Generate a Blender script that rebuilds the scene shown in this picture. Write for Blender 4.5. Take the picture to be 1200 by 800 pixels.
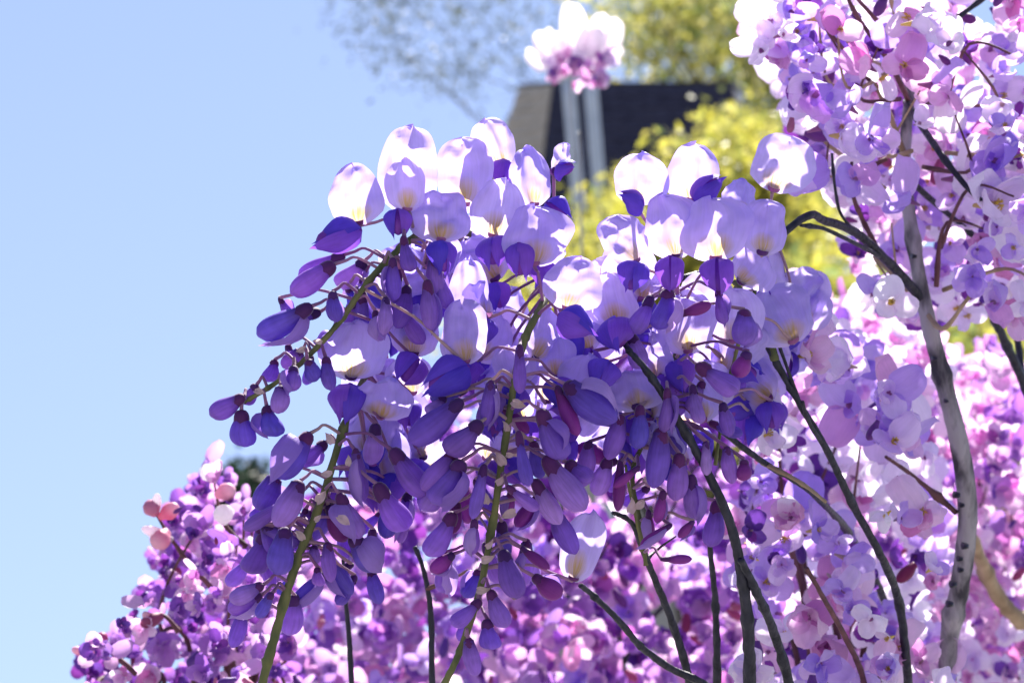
import bpy, math, random
from mathutils import Vector, Matrix, noise
R = math.radians
random.seed(7)
for o in list(bpy.data.objects):
    bpy.data.objects.remove(o)
scene = bpy.context.scene
COL = scene.collection

# ------------------------------------------------------------------ camera
PITCH = R(9.5); CAM = Vector((0, 0, 1.3)); LENS = 85.0
FPX = LENS / 36.0 * 1200.0
D0 = 0.793                                  # distance of the sharp racemes
PX = D0 / FPX                               # one photo pixel in metres there
cam_d = bpy.data.cameras.new('camera'); cam = bpy.data.objects.new('camera', cam_d); COL.objects.link(cam)
cam.location = CAM; cam.rotation_euler = (math.pi/2 + PITCH, 0, 0)
cam_d.lens = LENS; cam_d.sensor_width = 36; cam_d.clip_start = 0.02; cam_d.clip_end = 5000
cam_d.dof.use_dof = True; cam_d.dof.focus_distance = D0; cam_d.dof.aperture_fstop = 24
scene.camera = cam

# ------------------------------------------------------------------ light
SUN_AZ, SUN_EL = R(14), R(51)               # behind the flowers, to the right
world = bpy.data.worlds.new('World'); scene.world = world; world.use_nodes = True
wn = world.node_tree.nodes; wl = world.node_tree.links
bg = wn['Background']; sky = wn.new('ShaderNodeTexSky'); sky.sky_type = 'NISHITA'
sky.sun_disc = False; sky.sun_elevation = SUN_EL; sky.sun_rotation = SUN_AZ
sky.air_density = 1.0; sky.dust_density = 0.0; sky.ozone_density = 2.5
tcw = wn.new('ShaderNodeTexCoord'); vm = wn.new('ShaderNodeVectorMath'); vm.operation = 'MULTIPLY_ADD'   # sky lookup lifted upwards, which takes out the whitening towards the horizon
vm.inputs[1].default_value = (1, 1, .62); vm.inputs[2].default_value = (0, 0, .31)
vn = wn.new('ShaderNodeVectorMath'); vn.operation = 'NORMALIZE'
wl.new(tcw.outputs['Generated'], vm.inputs[0]); wl.new(vm.outputs[0], vn.inputs[0]); wl.new(vn.outputs[0], sky.inputs[0])
tint = wn.new('ShaderNodeMix'); tint.data_type = 'RGBA'; tint.blend_type = 'MULTIPLY'; tint.inputs[0].default_value = 1; tint.inputs[7].default_value = (1.10, .95, .97, 1)
wl.new(sky.outputs[0], tint.inputs[6]); hs = wn.new('ShaderNodeHueSaturation'); hs.inputs['Saturation'].default_value = .90; wl.new(tint.outputs[2], hs.inputs['Color']); wl.new(hs.outputs[0], bg.inputs[0]); bg.inputs[1].default_value = 0.06
cy = scene.cycles; cy.max_bounces = 16; cy.diffuse_bounces = 10; cy.transmission_bounces = 12
sun_d = bpy.data.lights.new('sun', 'SUN'); sun_d.energy = 5.0; sun_d.angle = R(0.55); sun_d.color = (1, .95, .87)
sun = bpy.data.objects.new('sun', sun_d); COL.objects.link(sun)
SV = Vector((math.sin(SUN_AZ)*math.cos(SUN_EL), math.cos(SUN_AZ)*math.cos(SUN_EL), math.sin(SUN_EL)))
sun.rotation_euler = SV.to_track_quat('Z', 'Y').to_euler(); sun.location = (4, 6, 9)
vs = scene.view_settings; vs.view_transform = 'Standard'; vs.look = 'None'; vs.gamma = 1
vs.use_curve_mapping = False; vs.exposure = 1.68

# ------------------------------------------------------------------ frame helpers
ER = Vector((1, 0, 0)); EU = Vector((0, -math.sin(PITCH), math.cos(PITCH))); EF = Vector((0, math.cos(PITCH), math.sin(PITCH)))
def P(x, y, d=D0):
    return CAM + ER*((x-600)/FPX*d) + EU*((400-y)/FPX*d) + EF*d
def V3(a, b, c): return ER*a + EU*b - EF*c          # right, up, towards the viewer
def frame(yd, zd):
    y = yd.normalized(); z = (zd - y*zd.dot(y))
    if z.length < 1e-6: z = ER.copy()
    z.normalize(); x = y.cross(z)
    return Matrix((x, y, z)).transposed().to_4x4()

# ------------------------------------------------------------------ objects
def tag(o, label, cat, group=None, kind=None):
    if label: o['label'] = label
    if cat: o['category'] = cat
    if group: o['group'] = group
    if kind: o['kind'] = kind
    return o
def empty(name, loc):
    o = bpy.data.objects.new(name, None); COL.objects.link(o); o.location = loc; o.empty_display_size = .02
    return o
def mesh(name, vs_, fs, mat=None, uv=None, smooth=True):
    m = bpy.data.meshes.new(name); m.from_pydata([tuple(v) for v in vs_], [], fs)
    if uv:
        l = m.uv_layers.new(name='UVMap')
        for lp in m.loops: l.data[lp.index].uv = uv[lp.vertex_index]
    if smooth: m.polygons.foreach_set('use_smooth', [True]*len(m.polygons))
    if mat: m.materials.append(mat)
    m.update(); return m
def link(name, me, parent=None, mat4=None):
    o = bpy.data.objects.new(name, me); COL.objects.link(o)
    if parent: o.parent = parent
    if mat4 is not None: o.matrix_basis = mat4
    return o
class MB:
    def __init__(s): s.v = []; s.f = []; s.uv = []
    def add(s, vs_, fs, uv=None, M=None):
        n = len(s.v)
        s.v += [(M @ Vector(v)) if M is not None else Vector(v) for v in vs_]
        s.uv += uv if uv else [(0, 0)]*len(vs_)
        s.f += [tuple(i+n for i in f) for f in fs]
    def add_mesh(s, me, M):
        uv = [(0, 0)]*len(me.vertices)
        if me.uv_layers:
            l = me.uv_layers[0].data
            for lp in me.loops: uv[lp.vertex_index] = tuple(l[lp.index].uv)
        s.add([v.co for v in me.vertices], [tuple(p.vertices) for p in me.polygons], uv, M)
    def mesh(s, name, mat, smooth=True): return mesh(name, s.v, s.f, mat, s.uv, smooth)

def catmull(pts, n):
    out = []
    for i in range(len(pts)-1):
        p0 = pts[max(i-1, 0)]; p1 = pts[i]; p2 = pts[i+1]; p3 = pts[min(i+2, len(pts)-1)]
        for k in range(n):
            t = k/n
            out.append(.5*((2*p1) + (p2-p0)*t + (2*p0-5*p1+4*p2-p3)*t*t + (3*p1-p0-3*p2+p3)*t**3))
    out.append(pts[-1].copy()); return out
def tube(mb, pts, radii, seg=8, sub=1, rough=0.0, knots=0, M=None):
    pts = [Vector(p) for p in pts]
    if sub > 1:
        rr = catmull([Vector((r, 0, 0)) for r in radii], sub); radii = [max(a.x, 1e-5) for a in rr]; pts = catmull(pts, sub)
    n = len(pts); base = len(mb.v); up = Vector((.3, .2, 1)); vs_ = []; uv = []; fs = []; L = 0
    kn = [random.random()*n for _ in range(knots)]
    for i in range(n):
        t = (pts[min(i+1, n-1)] - pts[max(i-1, 0)]).normalized()
        x = (up - t*up.dot(t)); x = x.normalized() if x.length > 1e-6 else t.orthogonal().normalized()
        up = x; y = t.cross(x); r = radii[i]
        for k in kn: r *= 1 + .32*math.exp(-((i-k)/1.0)**2)
        if i: L += (pts[i]-pts[i-1]).length
        for j in range(seg):
            a = 2*math.pi*j/seg
            rr = r*(1 + rough*noise.noise(Vector((math.cos(a)*1.5, math.sin(a)*1.5, i*.55 + base*.01)))*2)
            vs_.append(pts[i] + x*math.cos(a)*rr + y*math.sin(a)*rr); uv.append((j/seg, L/(max(radii[0], 1e-4)*6)))
    for i in range(n-1):
        for j in range(seg):
            k = (j+1) % seg
            fs.append((i*seg+j, i*seg+k, (i+1)*seg+k, (i+1)*seg+j))
    fs.append(tuple(range(seg-1, -1, -1))); fs.append(tuple((n-1)*seg+j for j in range(seg)))
    mb.add(vs_, fs, uv, M)

# ------------------------------------------------------------------ materials
def nt(name):
    m = bpy.data.materials.new(name); m.use_nodes = True
    t = m.node_tree; t.nodes.clear()
    return m, t.nodes, t.links
def c4(c): return (c[0], c[1], c[2], 1)
def mixc(N, L, fac, a, b, mode='MIX'):
    n = N.new('ShaderNodeMix'); n.data_type = 'RGBA'; n.blend_type = mode
    for s, v in ((0, fac), (6, a), (7, b)):
        if hasattr(v, 'is_output'): L.new(v, n.inputs[s])
        elif s == 0: n.inputs[0].default_value = v
        else: n.inputs[s].default_value = c4(v)
    return n.outputs[2]
def mth(N, L, op, a, b=0.0, c=None, clamp=False):
    n = N.new('ShaderNodeMath'); n.operation = op; n.use_clamp = clamp
    for i, v in enumerate((a, b) if c is None else (a, b, c)):
        if hasattr(v, 'is_output'): L.new(v, n.inputs[i])
        else: n.inputs[i].default_value = v
    return n.outputs[0]
def rnd(N, L):
    oi = N.new('ShaderNodeObjectInfo'); g = N.new('ShaderNodeNewGeometry')
    return mth(N, L, 'FRACT', mth(N, L, 'ADD', oi.outputs['Random'], g.outputs['Random Per Island']))
def petal_mat(name, cols, trans=.5, spot=None, base=None, tip=None, vein=.22, rough=.5, tcol=None, sheen=.08):
    m, N, L = nt(name)
    r = rnd(N, L)
    ramp = N.new('ShaderNodeValToRGB'); e = ramp.color_ramp.elements
    for i, c in enumerate(cols):
        p = i/max(len(cols)-1, 1)
        el = e[i] if i < 2 else e.new(p)
        el.position = p; el.color = c4(c)
    if len(cols) == 1: e[1].color = c4(cols[0])
    L.new(r, ramp.inputs[0]); col = ramp.outputs[0]
    uv = N.new('ShaderNodeUVMap'); sp = N.new('ShaderNodeSeparateXYZ'); L.new(uv.outputs[0], sp.inputs[0])
    U, Vv = sp.outputs[0], sp.outputs[1]
    if tip: col = mixc(N, L, mth(N, L, 'SMOOTHSTEP' if False else 'MULTIPLY', mth(N, L, 'SUBTRACT', Vv, .55, clamp=True), 1.6, clamp=True), col, tip)
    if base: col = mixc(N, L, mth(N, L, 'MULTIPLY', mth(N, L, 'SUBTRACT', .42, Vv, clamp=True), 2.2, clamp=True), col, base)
    mp = N.new('ShaderNodeMapping'); L.new(uv.outputs[0], mp.inputs[0]); mp.inputs['Scale'].default_value = (26, 2.2, 1)
    L.new(mth(N, L, 'MULTIPLY', r, 9), mp.inputs['Location'])
    nz = N.new('ShaderNodeTexNoise'); nz.inputs['Scale'].default_value = 1; nz.inputs['Detail'].default_value = 3; L.new(mp.outputs[0], nz.inputs['Vector'])
    mp2 = N.new('ShaderNodeMapping'); L.new(uv.outputs[0], mp2.inputs[0]); mp2.inputs['Scale'].default_value = (3, 3, 1); L.new(mth(N, L, 'MULTIPLY', r, 17), mp2.inputs['Location'])
    nz2 = N.new('ShaderNodeTexNoise'); nz2.inputs['Scale'].default_value = 1; L.new(mp2.outputs[0], nz2.inputs['Vector'])
    v = mth(N, L, 'ADD', mth(N, L, 'MULTIPLY', nz.outputs[0], vein), mth(N, L, 'MULTIPLY', nz2.outputs[0], vein*1.3))
    v = mth(N, L, 'SUBTRACT', 1+vein*1.15, v)
    hv = N.new('ShaderNodeHueSaturation'); L.new(col, hv.inputs['Color']); L.new(v, hv.inputs['Value']); col = hv.outputs[0]
    if spot:
        du = mth(N, L, 'MULTIPLY', mth(N, L, 'ABSOLUTE', mth(N, L, 'SUBTRACT', U, .5)), 2.9)
        dv = mth(N, L, 'MULTIPLY', mth(N, L, 'ABSOLUTE', mth(N, L, 'SUBTRACT', Vv, .20)), 4.0)
        q = mth(N, L, 'SUBTRACT', 1.0, mth(N, L, 'ADD', mth(N, L, 'MULTIPLY', du, du), mth(N, L, 'MULTIPLY', dv, dv)), clamp=True)
        q = mth(N, L, 'MULTIPLY', q, mth(N, L, 'MULTIPLY', nz.outputs[0], 1.7), clamp=True)
        col = mixc(N, L, q, col, spot)
    p = N.new('ShaderNodeBsdfPrincipled'); L.new(col, p.inputs['Base Color']); p.inputs['Roughness'].default_value = rough
    p.inputs['Specular IOR Level'].default_value = .3
    p.inputs['Sheen Weight'].default_value = sheen; p.inputs['Sheen Roughness'].default_value = .35
    bmp = N.new('ShaderNodeBump'); bmp.inputs['Strength'].default_value = .25; bmp.inputs['Distance'].default_value = .0006
    L.new(nz.outputs[0], bmp.inputs['Height']); L.new(bmp.outputs[0], p.inputs['Normal'])
    out = N.new('ShaderNodeOutputMaterial')
    if trans > 0:
        tr = N.new('ShaderNodeBsdfTranslucent')
        L.new(mixc(N, L, 1, col, tcol, 'MULTIPLY') if tcol else col, tr.inputs[0])
        mx = N.new('ShaderNodeMixShader'); mx.inputs[0].default_value = trans
        L.new(p.outputs[0], mx.inputs[1]); L.new(tr.outputs[0], mx.inputs[2]); L.new(mx.outputs[0], out.inputs[0])
    else: L.new(p.outputs[0], out.inputs[0])
    return m
def solid_mat(name, a, b, scale=(30, 30, 30), rough=.7, bump=.3, dist=.001, spec=.3, detail=6, thr=None, coord='Object'):
    m, N, L = nt(name)
    tc = N.new('ShaderNodeTexCoord'); mp = N.new('ShaderNodeMapping'); mp.inputs['Scale'].default_value = scale; L.new(tc.outputs[coord], mp.inputs[0])
    nz = N.new('ShaderNodeTexNoise'); nz.inputs['Scale'].default_value = 1; nz.inputs['Detail'].default_value = detail; L.new(mp.outputs[0], nz.inputs['Vector'])
    rp = N.new('ShaderNodeValToRGB'); rp.color_ramp.elements[0].color = c4(a); rp.color_ramp.elements[1].color = c4(b)
    rp.color_ramp.elements[0].position, rp.color_ramp.elements[1].position = thr or (.32, .68)
    L.new(nz.outputs[0], rp.inputs[0])
    p = N.new('ShaderNodeBsdfPrincipled'); L.new(rp.outputs[0], p.inputs['Base Color']); p.inputs['Roughness'].default_value = rough
    p.inputs['Specular IOR Level'].default_value = spec
    bm = N.new('ShaderNodeBump'); bm.inputs['Strength'].default_value = bump; bm.inputs['Distance'].default_value = dist
    L.new(nz.outputs[0], bm.inputs['Height']); L.new(bm.outputs[0], p.inputs['Normal'])
    o = N.new('ShaderNodeOutputMaterial'); L.new(p.outputs[0], o.inputs[0]); return m

M = {}
M['banner'] = petal_mat('banner_petal', [(.50, .41, .90), (.57, .45, .90), (.68, .57, .94)], .58, spot=(.58, .40, .12), base=(.74, .62, .88), vein=.26)
M['wing'] = petal_mat('wing_petal', [(.10, .055, .64), (.17, .075, .68), (.32, .10, .70)], .40, vein=.3)
M['flap'] = petal_mat('outer_petal', [(.42, .26, .72), (.30, .16, .62), (.55, .36, .78)], .5, vein=.25)
M['keel'] = petal_mat('keel_petal', [(.22, .05, .45), (.33, .08, .50)], .4, vein=.25)
M['bud'] = petal_mat('bud', [(.17, .10, .60), (.25, .11, .62), (.44, .19, .72), (.16, .11, .62), (.30, .13, .64), (.52, .29, .78), (.20, .08, .48)], .42, base=(.11, .04, .30), vein=.55)  # lighter lavender stops stand in for buds with sun shining through
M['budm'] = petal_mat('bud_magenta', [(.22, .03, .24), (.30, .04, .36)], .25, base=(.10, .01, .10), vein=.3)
M['calyx'] = petal_mat('calyx', [(.05, .012, .12), (.12, .02, .13), (.08, .02, .16)], .2, vein=.3, rough=.65, sheen=.5)
M['calyxp'] = petal_mat('calyx_pink', [(.42, .16, .36), (.30, .09, .28)], .4, vein=.3, rough=.65, sheen=.5)
M['pedicel'] = petal_mat('pedicel', [(.46, .24, .40), (.26, .10, .28), (.56, .38, .38)], .35, vein=.3, rough=.6, sheen=.6)
M['bract'] = petal_mat('bract', [(.70, .52, .52), (.60, .46, .42)], .5, vein=.3)
M['rachis'] = solid_mat('raceme_stem', (.055, .075, .025), (.17, .17, .06), (220, 220, 90), .6, .5, .0006)
M['vine'] = solid_mat('vine_bark', (.007, .008, .017), (.034, .033, .052), (420, 420, 110), .48, .9, .0012)
M['bark'] = solid_mat('grey_bark', (.05, .045, .055), (.36, .33, .35), (150, 150, 45), .75, .9, .002, thr=(.36, .58))
M['tan'] = solid_mat('tan_bark', (.22, .15, .09), (.46, .34, .22), (90, 90, 30), .75, .6, .001)
M['redtwig'] = solid_mat('red_twig', (.06, .02, .03), (.17, .07, .08), (150, 150, 60), .6, .5, .0006)
M['lav'] = petal_mat('lavender_petal', [(.50, .31, .85), (.62, .43, .89), (.78, .61, .90), (.40, .27, .82), (.85, .70, .91), (.68, .34, .74)], .58, vein=.18)
M['pale'] = petal_mat('pale_petal', [(.86, .76, .93), (.90, .79, .91), (.78, .67, .93), (.91, .86, .94)], .60, vein=.14)
M['pink'] = petal_mat('pink_petal', [(.82, .50, .76), (.88, .68, .85), (.72, .38, .72), (.90, .80, .89), (.56, .17, .50), (.84, .58, .83), (.64, .22, .50)], .58, vein=.2)
M['violet'] = petal_mat('violet_petal', [(.27, .10, .50), (.40, .17, .60), (.52, .26, .66), (.66, .40, .74), (.22, .09, .46), (.80, .56, .78), (.46, .12, .46)], .55, vein=.25)
M['white'] = petal_mat('white_petal', [(.86, .78, .86), (.88, .84, .88)], .55, vein=.1)
M['dark'] = petal_mat('dark_bud', [(.14, .05, .34), (.20, .04, .22), (.10, .05, .30), (.30, .05, .24)], .25, vein=.3)
M['darkp'] = petal_mat('dark_petal', [(.16, .05, .38), (.30, .06, .40), (.12, .04, .30), (.24, .10, .50)], .4, vein=.3)  # deep magenta petals; in the blossom masses also coloured stand-ins for shaded gaps
M['rose'] = petal_mat('rose_bud', [(.50, .10, .26), (.26, .03, .12), (.62, .26, .40)], .35, vein=.25)
M['rosep'] = petal_mat('rose_pink_bud', [(.80, .32, .44), (.74, .40, .56), (.66, .16, .30)], .45, tip=(.86, .70, .78), vein=.25)
M['yellow'] = petal_mat('flower_centre', [(.75, .52, .05), (.80, .62, .18), (.60, .40, .16)], .3, vein=.2)

# ------------------------------------------------------------------ petal shapes (unit size, shared)
def petal_grid(nu, nv, fn, name, mat):
    vs_, uv, fs = [], [], []
    for j in range(nv+1):
        for i in range(nu+1):
            u = -1 + 2*i/nu; v = j/nv
            vs_.append(fn(u, v)); uv.append(((u+1)/2, v))
    for j in range(nv):
        for i in range(nu):
            a = j*(nu+1)+i; fs.append((a, a+1, a+nu+2, a+nu+1))
    return mesh(name, vs_, fs, mat, uv)
def banner_variant(k):
    rg = random.Random(k*13+5); p1, p2, p3 = [rg.uniform(0, 6.28) for _ in range(3)]
    fold = rg.uniform(.05, .24); refl = rg.uniform(.06, .34); ruf = rg.uniform(.03, .08); notch = rg.uniform(0, .12); asym = rg.uniform(-.07, .07)
    curl = rg.uniform(0, .14); q1, q2, q3 = [rg.uniform(0, 6.28) for _ in range(3)]; wob = rg.uniform(.04, .12)
    if k % 3 == 2: fold = -rg.uniform(.2, .55); refl *= .6
    crump = rg.uniform(.04, .10)
    def fn(u, v):
        th = math.pi*v**.86                              # base to tip round the rim
        hw = .5*(max(0, math.sin(th)))**.62
        if v < .25: hw = max(hw*(.55+1.8*v), .085)
        hw *= 1 + wob*math.sin(5.5*v+(q1 if u > 0 else q2)) + wob*.5*math.sin(12*v+(q2 if u > 0 else q3))
        x = u*hw; y = (1-math.cos(math.pi*v**.93))/2 + .05*math.sin(3.2*u+q3)*v*v
        y += notch*abs(u)*v**3*.8 - .10*(abs(u)**2)*(1-v)*.5
        x += asym*math.sin(3*v) + .02*math.sin(5*v+p1)*u
        z = fold*abs(u)**1.3*math.sin(math.pi*min(v*1.1, 1))*.55 - refl*v*v*.9 + .06*v
        z += ruf*math.sin(6*u+p2+2*v)*v + ruf*.7*math.sin(9*v+p3)*u*abs(u)
        z -= curl*abs(u)**5*math.sin(math.pi*v)
        z += .05*math.exp(-(u*6)**2)*math.sin(math.pi*v)    # mid crease
        z += crump*noise.noise(Vector((x*4.5+k*3.1, y*4.5, k)))*2*min(1, v*2)
        return (x, y, z)
    return petal_grid(18, 16, fn, 'banner_petal', M['banner'])
BAN = [banner_variant(k) for k in range(15)]
def wing_variant(k, side, mat='wing'):
    rg = random.Random(k*7+1); b = rg.uniform(.25, .42); p = rg.uniform(0, 6); gap = rg.uniform(-.10, .30); wv = rg.uniform(.03, .09)
    def fn(u, v):
        hw = .30*math.sin(math.pi*(v**.75))**.7 + .02
        a = (u+1)/2*2.0 - gap                            # wraps from the top seam round the side
        x = side*(math.sin(a)*hw*1.25 + .01); z = math.cos(a)*hw*.95 + .05*math.sin(5*v+p)*u - .03
        x *= 1+wv*math.sin(9*v+p); return (x, v - .10*u*v*v + wv*.5*math.sin(4*u+p)*v, z + b*math.sin(math.pi*v*.9)*.25 + .02*math.sin(11*v+p*2)*u)
    return petal_grid(7, 9, fn, 'wing_petal', M[mat])
WING = [(wing_variant(k, -1), wing_variant(k+20, 1)) for k in range(8)]
FLAP = [(wing_variant(k+40, -1, 'flap'), wing_variant(k+60, 1, 'flap')) for k in range(5)]
def lathe(name, prof, seg, mat, bend=0, flat=1, spiral=0, cap=True):
    vs_, uv, fs = [], [], []
    for i, (t, r) in enumerate(prof):
        for j in range(seg):
            a = 2*math.pi*j/seg
            rr = r*(1 + spiral*((j/seg) - .5)*min(1, max(0, (t-.1)*4)) + spiral*.25*math.cos(2*a))
            vs_.append((math.cos(a)*rr*flat, t, math.sin(a)*rr + bend*(t*t)*(1-.45*t))); uv.append((j/seg, t))
    n = len(prof)
    for i in range(n-1):
        for j in range(seg):
            k = (j+1) % seg; fs.append((i*seg+j, (i+1)*seg+j, (i+1)*seg+k, i*seg+k))
    fs.append(tuple(range(seg))); fs.append(tuple((n-1)*seg+j for j in range(seg-1, -1, -1)))
    return mesh(name, vs_, fs, mat, uv)
def bud_profile(mx, neck):
    out = []
    for i in range(15):
        t = i/14
        r = neck + (.5-neck)*math.sin(min(1, t/mx)*math.pi/2)**1.6
        if t > mx: r = .5*math.sqrt(max(0, 1-((t-mx)/(1.0-mx+.004))**2.2))
        out.append((t, max(r, .015)))
    return out
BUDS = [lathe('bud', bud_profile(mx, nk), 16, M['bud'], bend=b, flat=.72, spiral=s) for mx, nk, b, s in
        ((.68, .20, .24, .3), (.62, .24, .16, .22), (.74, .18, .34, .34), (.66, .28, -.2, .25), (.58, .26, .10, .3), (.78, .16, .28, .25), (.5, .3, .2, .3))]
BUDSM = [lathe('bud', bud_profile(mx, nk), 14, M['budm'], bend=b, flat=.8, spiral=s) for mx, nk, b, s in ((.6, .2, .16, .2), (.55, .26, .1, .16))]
KEEL = lathe('keel_petal', bud_profile(.6, .12), 10, M['keel'], bend=.2, flat=1.2, spiral=.1)
def calyx_mesh(name, mat, r0=.5):
    vs_, uv, fs = [], [], []; seg = 15
    prof = [(-.14, .10), (-.10, .30), (0, .44), (.12, .50), (.26, .52)]
    for i, (t, r) in enumerate(prof):
        for j in range(seg):
            a = 2*math.pi*j/seg; tt = t
            if i == 4: tt = t + .10*max(0, math.cos(a*2.5))**2
            vs_.append((math.cos(a)*r*r0*2, tt, math.sin(a)*r*r0*2)); uv.append((j/seg, i/4))
    for i in range(4):
        for j in range(seg):
            k = (j+1) % seg; fs.append((i*seg+j, (i+1)*seg+j, (i+1)*seg+k, i*seg+k))
    fs.append(tuple(range(seg)))
    return mesh(name, vs_, fs, mat, uv)
CAL_D = calyx_mesh('calyx', M['calyx']); CAL_P = calyx_mesh('flower', M['calyxp']); CAL_F = calyx_mesh('flower', M['calyx'])

# ------------------------------------------------------------------ the setting
def ground():
    n = 40; vs_, fs = [], []
    for j in range(n+1):
        for i in range(n+1):
            x = (i/n-.5)*2; y = (j/n-.5)*2
            x = math.copysign(abs(x)**3, x)*1500; y = math.copysign(abs(y)**3, y)*1500
            vs_.append((x, y, .05*noise.noise(Vector((x*.2, y*.2, 0))) if abs(x)+abs(y) < 40 else 0))
    for j in range(n):
        for i in range(n):
            a = j*(n+1)+i; fs.append((a, a+1, a+n+2, a+n+1))
    m = solid_mat('pale_fill_ground', (.17, .165, .16), (.27, .26, .25), (30, 30, 30), .9, .6, .02)  # unseen ground; pale tone chosen to bounce fill light onto the flowers
    g = link('ground', mesh('ground', vs_, fs, m)); g['kind'] = 'structure'
ground()

# house with a truncated, dark shingled roof
def house():
    d = 34.0; h = 2.9
    c = P(648, 100, d)                                       # near left corner of the roof top
    root = empty('house', (c.x, c.y, 0))
    tag(root, 'dark shingled steep roof of the house behind the flowers', 'house')
    T = Matrix.Identity(4); zt = c.z; zb = zt - h
    W, Lh = 2.5, .85
    plan_t = [(0, 0), (2.5, .0), (2.65, .85), (-.46, .85)]
    plan_b = [(-.36, -.75), (2.75, -.75), (3.0, .95), (-1.5, .95)]
    tz = lambda y: zt + .24*y
    s = .75
    m_sh = solid_mat('navy_shingle', (.016, .016, .034), (.055, .055, .092), (9, 9, 40), .75, .5, .01)
    m_left = solid_mat('grey_brown_shingle', (.34, .30, .24), (.52, .46, .37), (4, 4, 30), .8, .5, .01)
    m_wall = solid_mat('render_wall', (.33, .31, .28), (.42, .40, .36), (2, 2, 2), .85, .3, .01)
    m_trim = solid_mat('dark_trim', (.02, .02, .024), (.04, .04, .045), (5, 5, 5), .6, .2, .005)
    m_gl, N, L = nt('window_glass'); p = N.new('ShaderNodeBsdfPrincipled'); p.inputs['Base Color'].default_value = (.03, .04, .05, 1); p.inputs['Roughness'].default_value = .06
    o = N.new('ShaderNodeOutputMaterial'); L.new(p.outputs[0], o.inputs[0])
    def box(mb, x0, x1, y0, y1, z0, z1):
        vs_ = [(x, y, z) for z in (z0, z1) for y in (y0, y1) for x in (x0, x1)]
        mb.add(vs_, [(0, 2, 3, 1), (4, 5, 7, 6), (0, 1, 5, 4), (2, 6, 7, 3), (0, 4, 6, 2), (1, 3, 7, 5)], None, T)
    mb = MB(); box(mb, -.2, 2.6, -.5, .9, -.3, zb-.05)
    link('wall', mb.mesh('wall', m_wall, False), root)
    # roof body, just inside the shingles
    tp = [(x, y, tz(y)-.03) for x, y in plan_t]; bt = [(x, y, zb) for x, y in plan_b]
    cx, cy = 1.1, .3
    tp = [(cx+(x-cx)*.97, cy+(y-cy)*.94, z) for x, y, z in tp]; bt = [(cx+(x-cx)*.97, cy+(y-cy)*.95, z) for x, y, z in bt]
    mb = MB(); mb.add(tp+bt, [(0, 1, 2, 3), (4, 7, 6, 5), (0, 4, 5, 1), (1, 5, 6, 2), (2, 6, 7, 3), (3, 7, 4, 0)], None, T)
    roof = link('roof', mb.mesh('roof', m_trim, False), root)
    mb = MB(); e4 = [(cx+(x-cx)*1.02, cy+(y-cy)*1.06, tz(y)+.0) for x, y in plan_t]
    mb.add(e4+[(x, y, z+.05) for x, y, z in e4], [(0, 3, 2, 1), (4, 5, 6, 7), (0, 1, 5, 4), (1, 2, 6, 5), (2, 3, 7, 6), (3, 0, 4, 7)]); link('ridge_cap', mb.mesh('ridge_cap', m_trim, False), roof)
    nc = 17
    rr = random.Random(3)
    def course(p0, p1, b0, b1, nrm, mat):
        for k in range(nc):
            f0 = k/nc; f1 = (k+1.12)/nc
            f1 = min(f1, 1.0)
            A0 = p0.lerp(b0, f0); A1 = p1.lerp(b1, f0); B0 = p0.lerp(b0, f1); B1 = p1.lerp(b1, f1)
            nseg = max(3, int((A1-A0).length/.28)); off = (k % 2)*.5/nseg
            mb = MB()
            for i in range(nseg+1):
                u0 = max(0, (i-off*nseg)/nseg); u1 = min(1, (i+1-off*nseg)/nseg)
                if u1-u0 < .01: continue
                g = .012/max((A1-A0).length, .1); u0 += g*.3; u1 -= g*.3
                l0 = .012; l1 = .03+rr.uniform(0, .014); dr = rr.uniform(-.012, .012)
                a, b_ = A0.lerp(A1, u0)+nrm*l0, A0.lerp(A1, u1)+nrm*l0
                c_, d_ = B0.lerp(B1, u0)+nrm*l1, B0.lerp(B1, u1)+nrm*l1
                c_.z += dr; d_.z += dr
                vs_ = [a, b_, d_, c_, a-nrm*.01, b_-nrm*.01, d_-nrm*.02, c_-nrm*.02]
                mb.add(vs_, [(0, 1, 2, 3), (7, 6, 5, 4), (3, 2, 6, 7), (0, 4, 5, 1), (1, 5, 6, 2), (0, 3, 7, 4)], None, T)
            link('shingle_course', mb.mesh('shingle_course', mat, False), roof)
    Vt = [Vector((x, y, tz(y))) for x, y in plan_t]
    Vb = [Vector((x, y, zb)) for x, y in plan_b]
    for i, mat in ((0, m_sh), (1, m_sh), (3, m_left)):
        j = (i+1) % 4
        nrm = (Vb[i]-Vt[i]).cross(Vt[j]-Vt[i]).normalized()
        cen = Vector((1.1, .4, zt-1.5))
        if nrm.dot(Vt[i]-cen) < 0: nrm = -nrm
        course(Vt[i], Vt[j], Vb[i], Vb[j], nrm, mat)
    mb = MB(); mb.add([(x*1.03, y*1.05, z) for z in (zb-.16, zb-.004) for x, y in plan_b], [(0, 3, 2, 1), (4, 5, 6, 7), (0, 1, 5, 4), (1, 2, 6, 5), (2, 3, 7, 6), (3, 0, 4, 7)]); link('eaves', mb.mesh('eaves', m_trim, False), root)
    for wx in (.1, 1.7):
        for wz in (zb-1.9, zb-4.4):
            mb = MB(); box(mb, wx, wx+.8, -.57, -.46, wz, wz+1.3); w = link('window', mb.mesh('window', m_trim, False), root)
            mb = MB(); box(mb, wx+.07, wx+.73, -.58, -.565, wz+.07, wz+1.23); link('pane', mb.mesh('pane', m_gl, False), w)
house()

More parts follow.
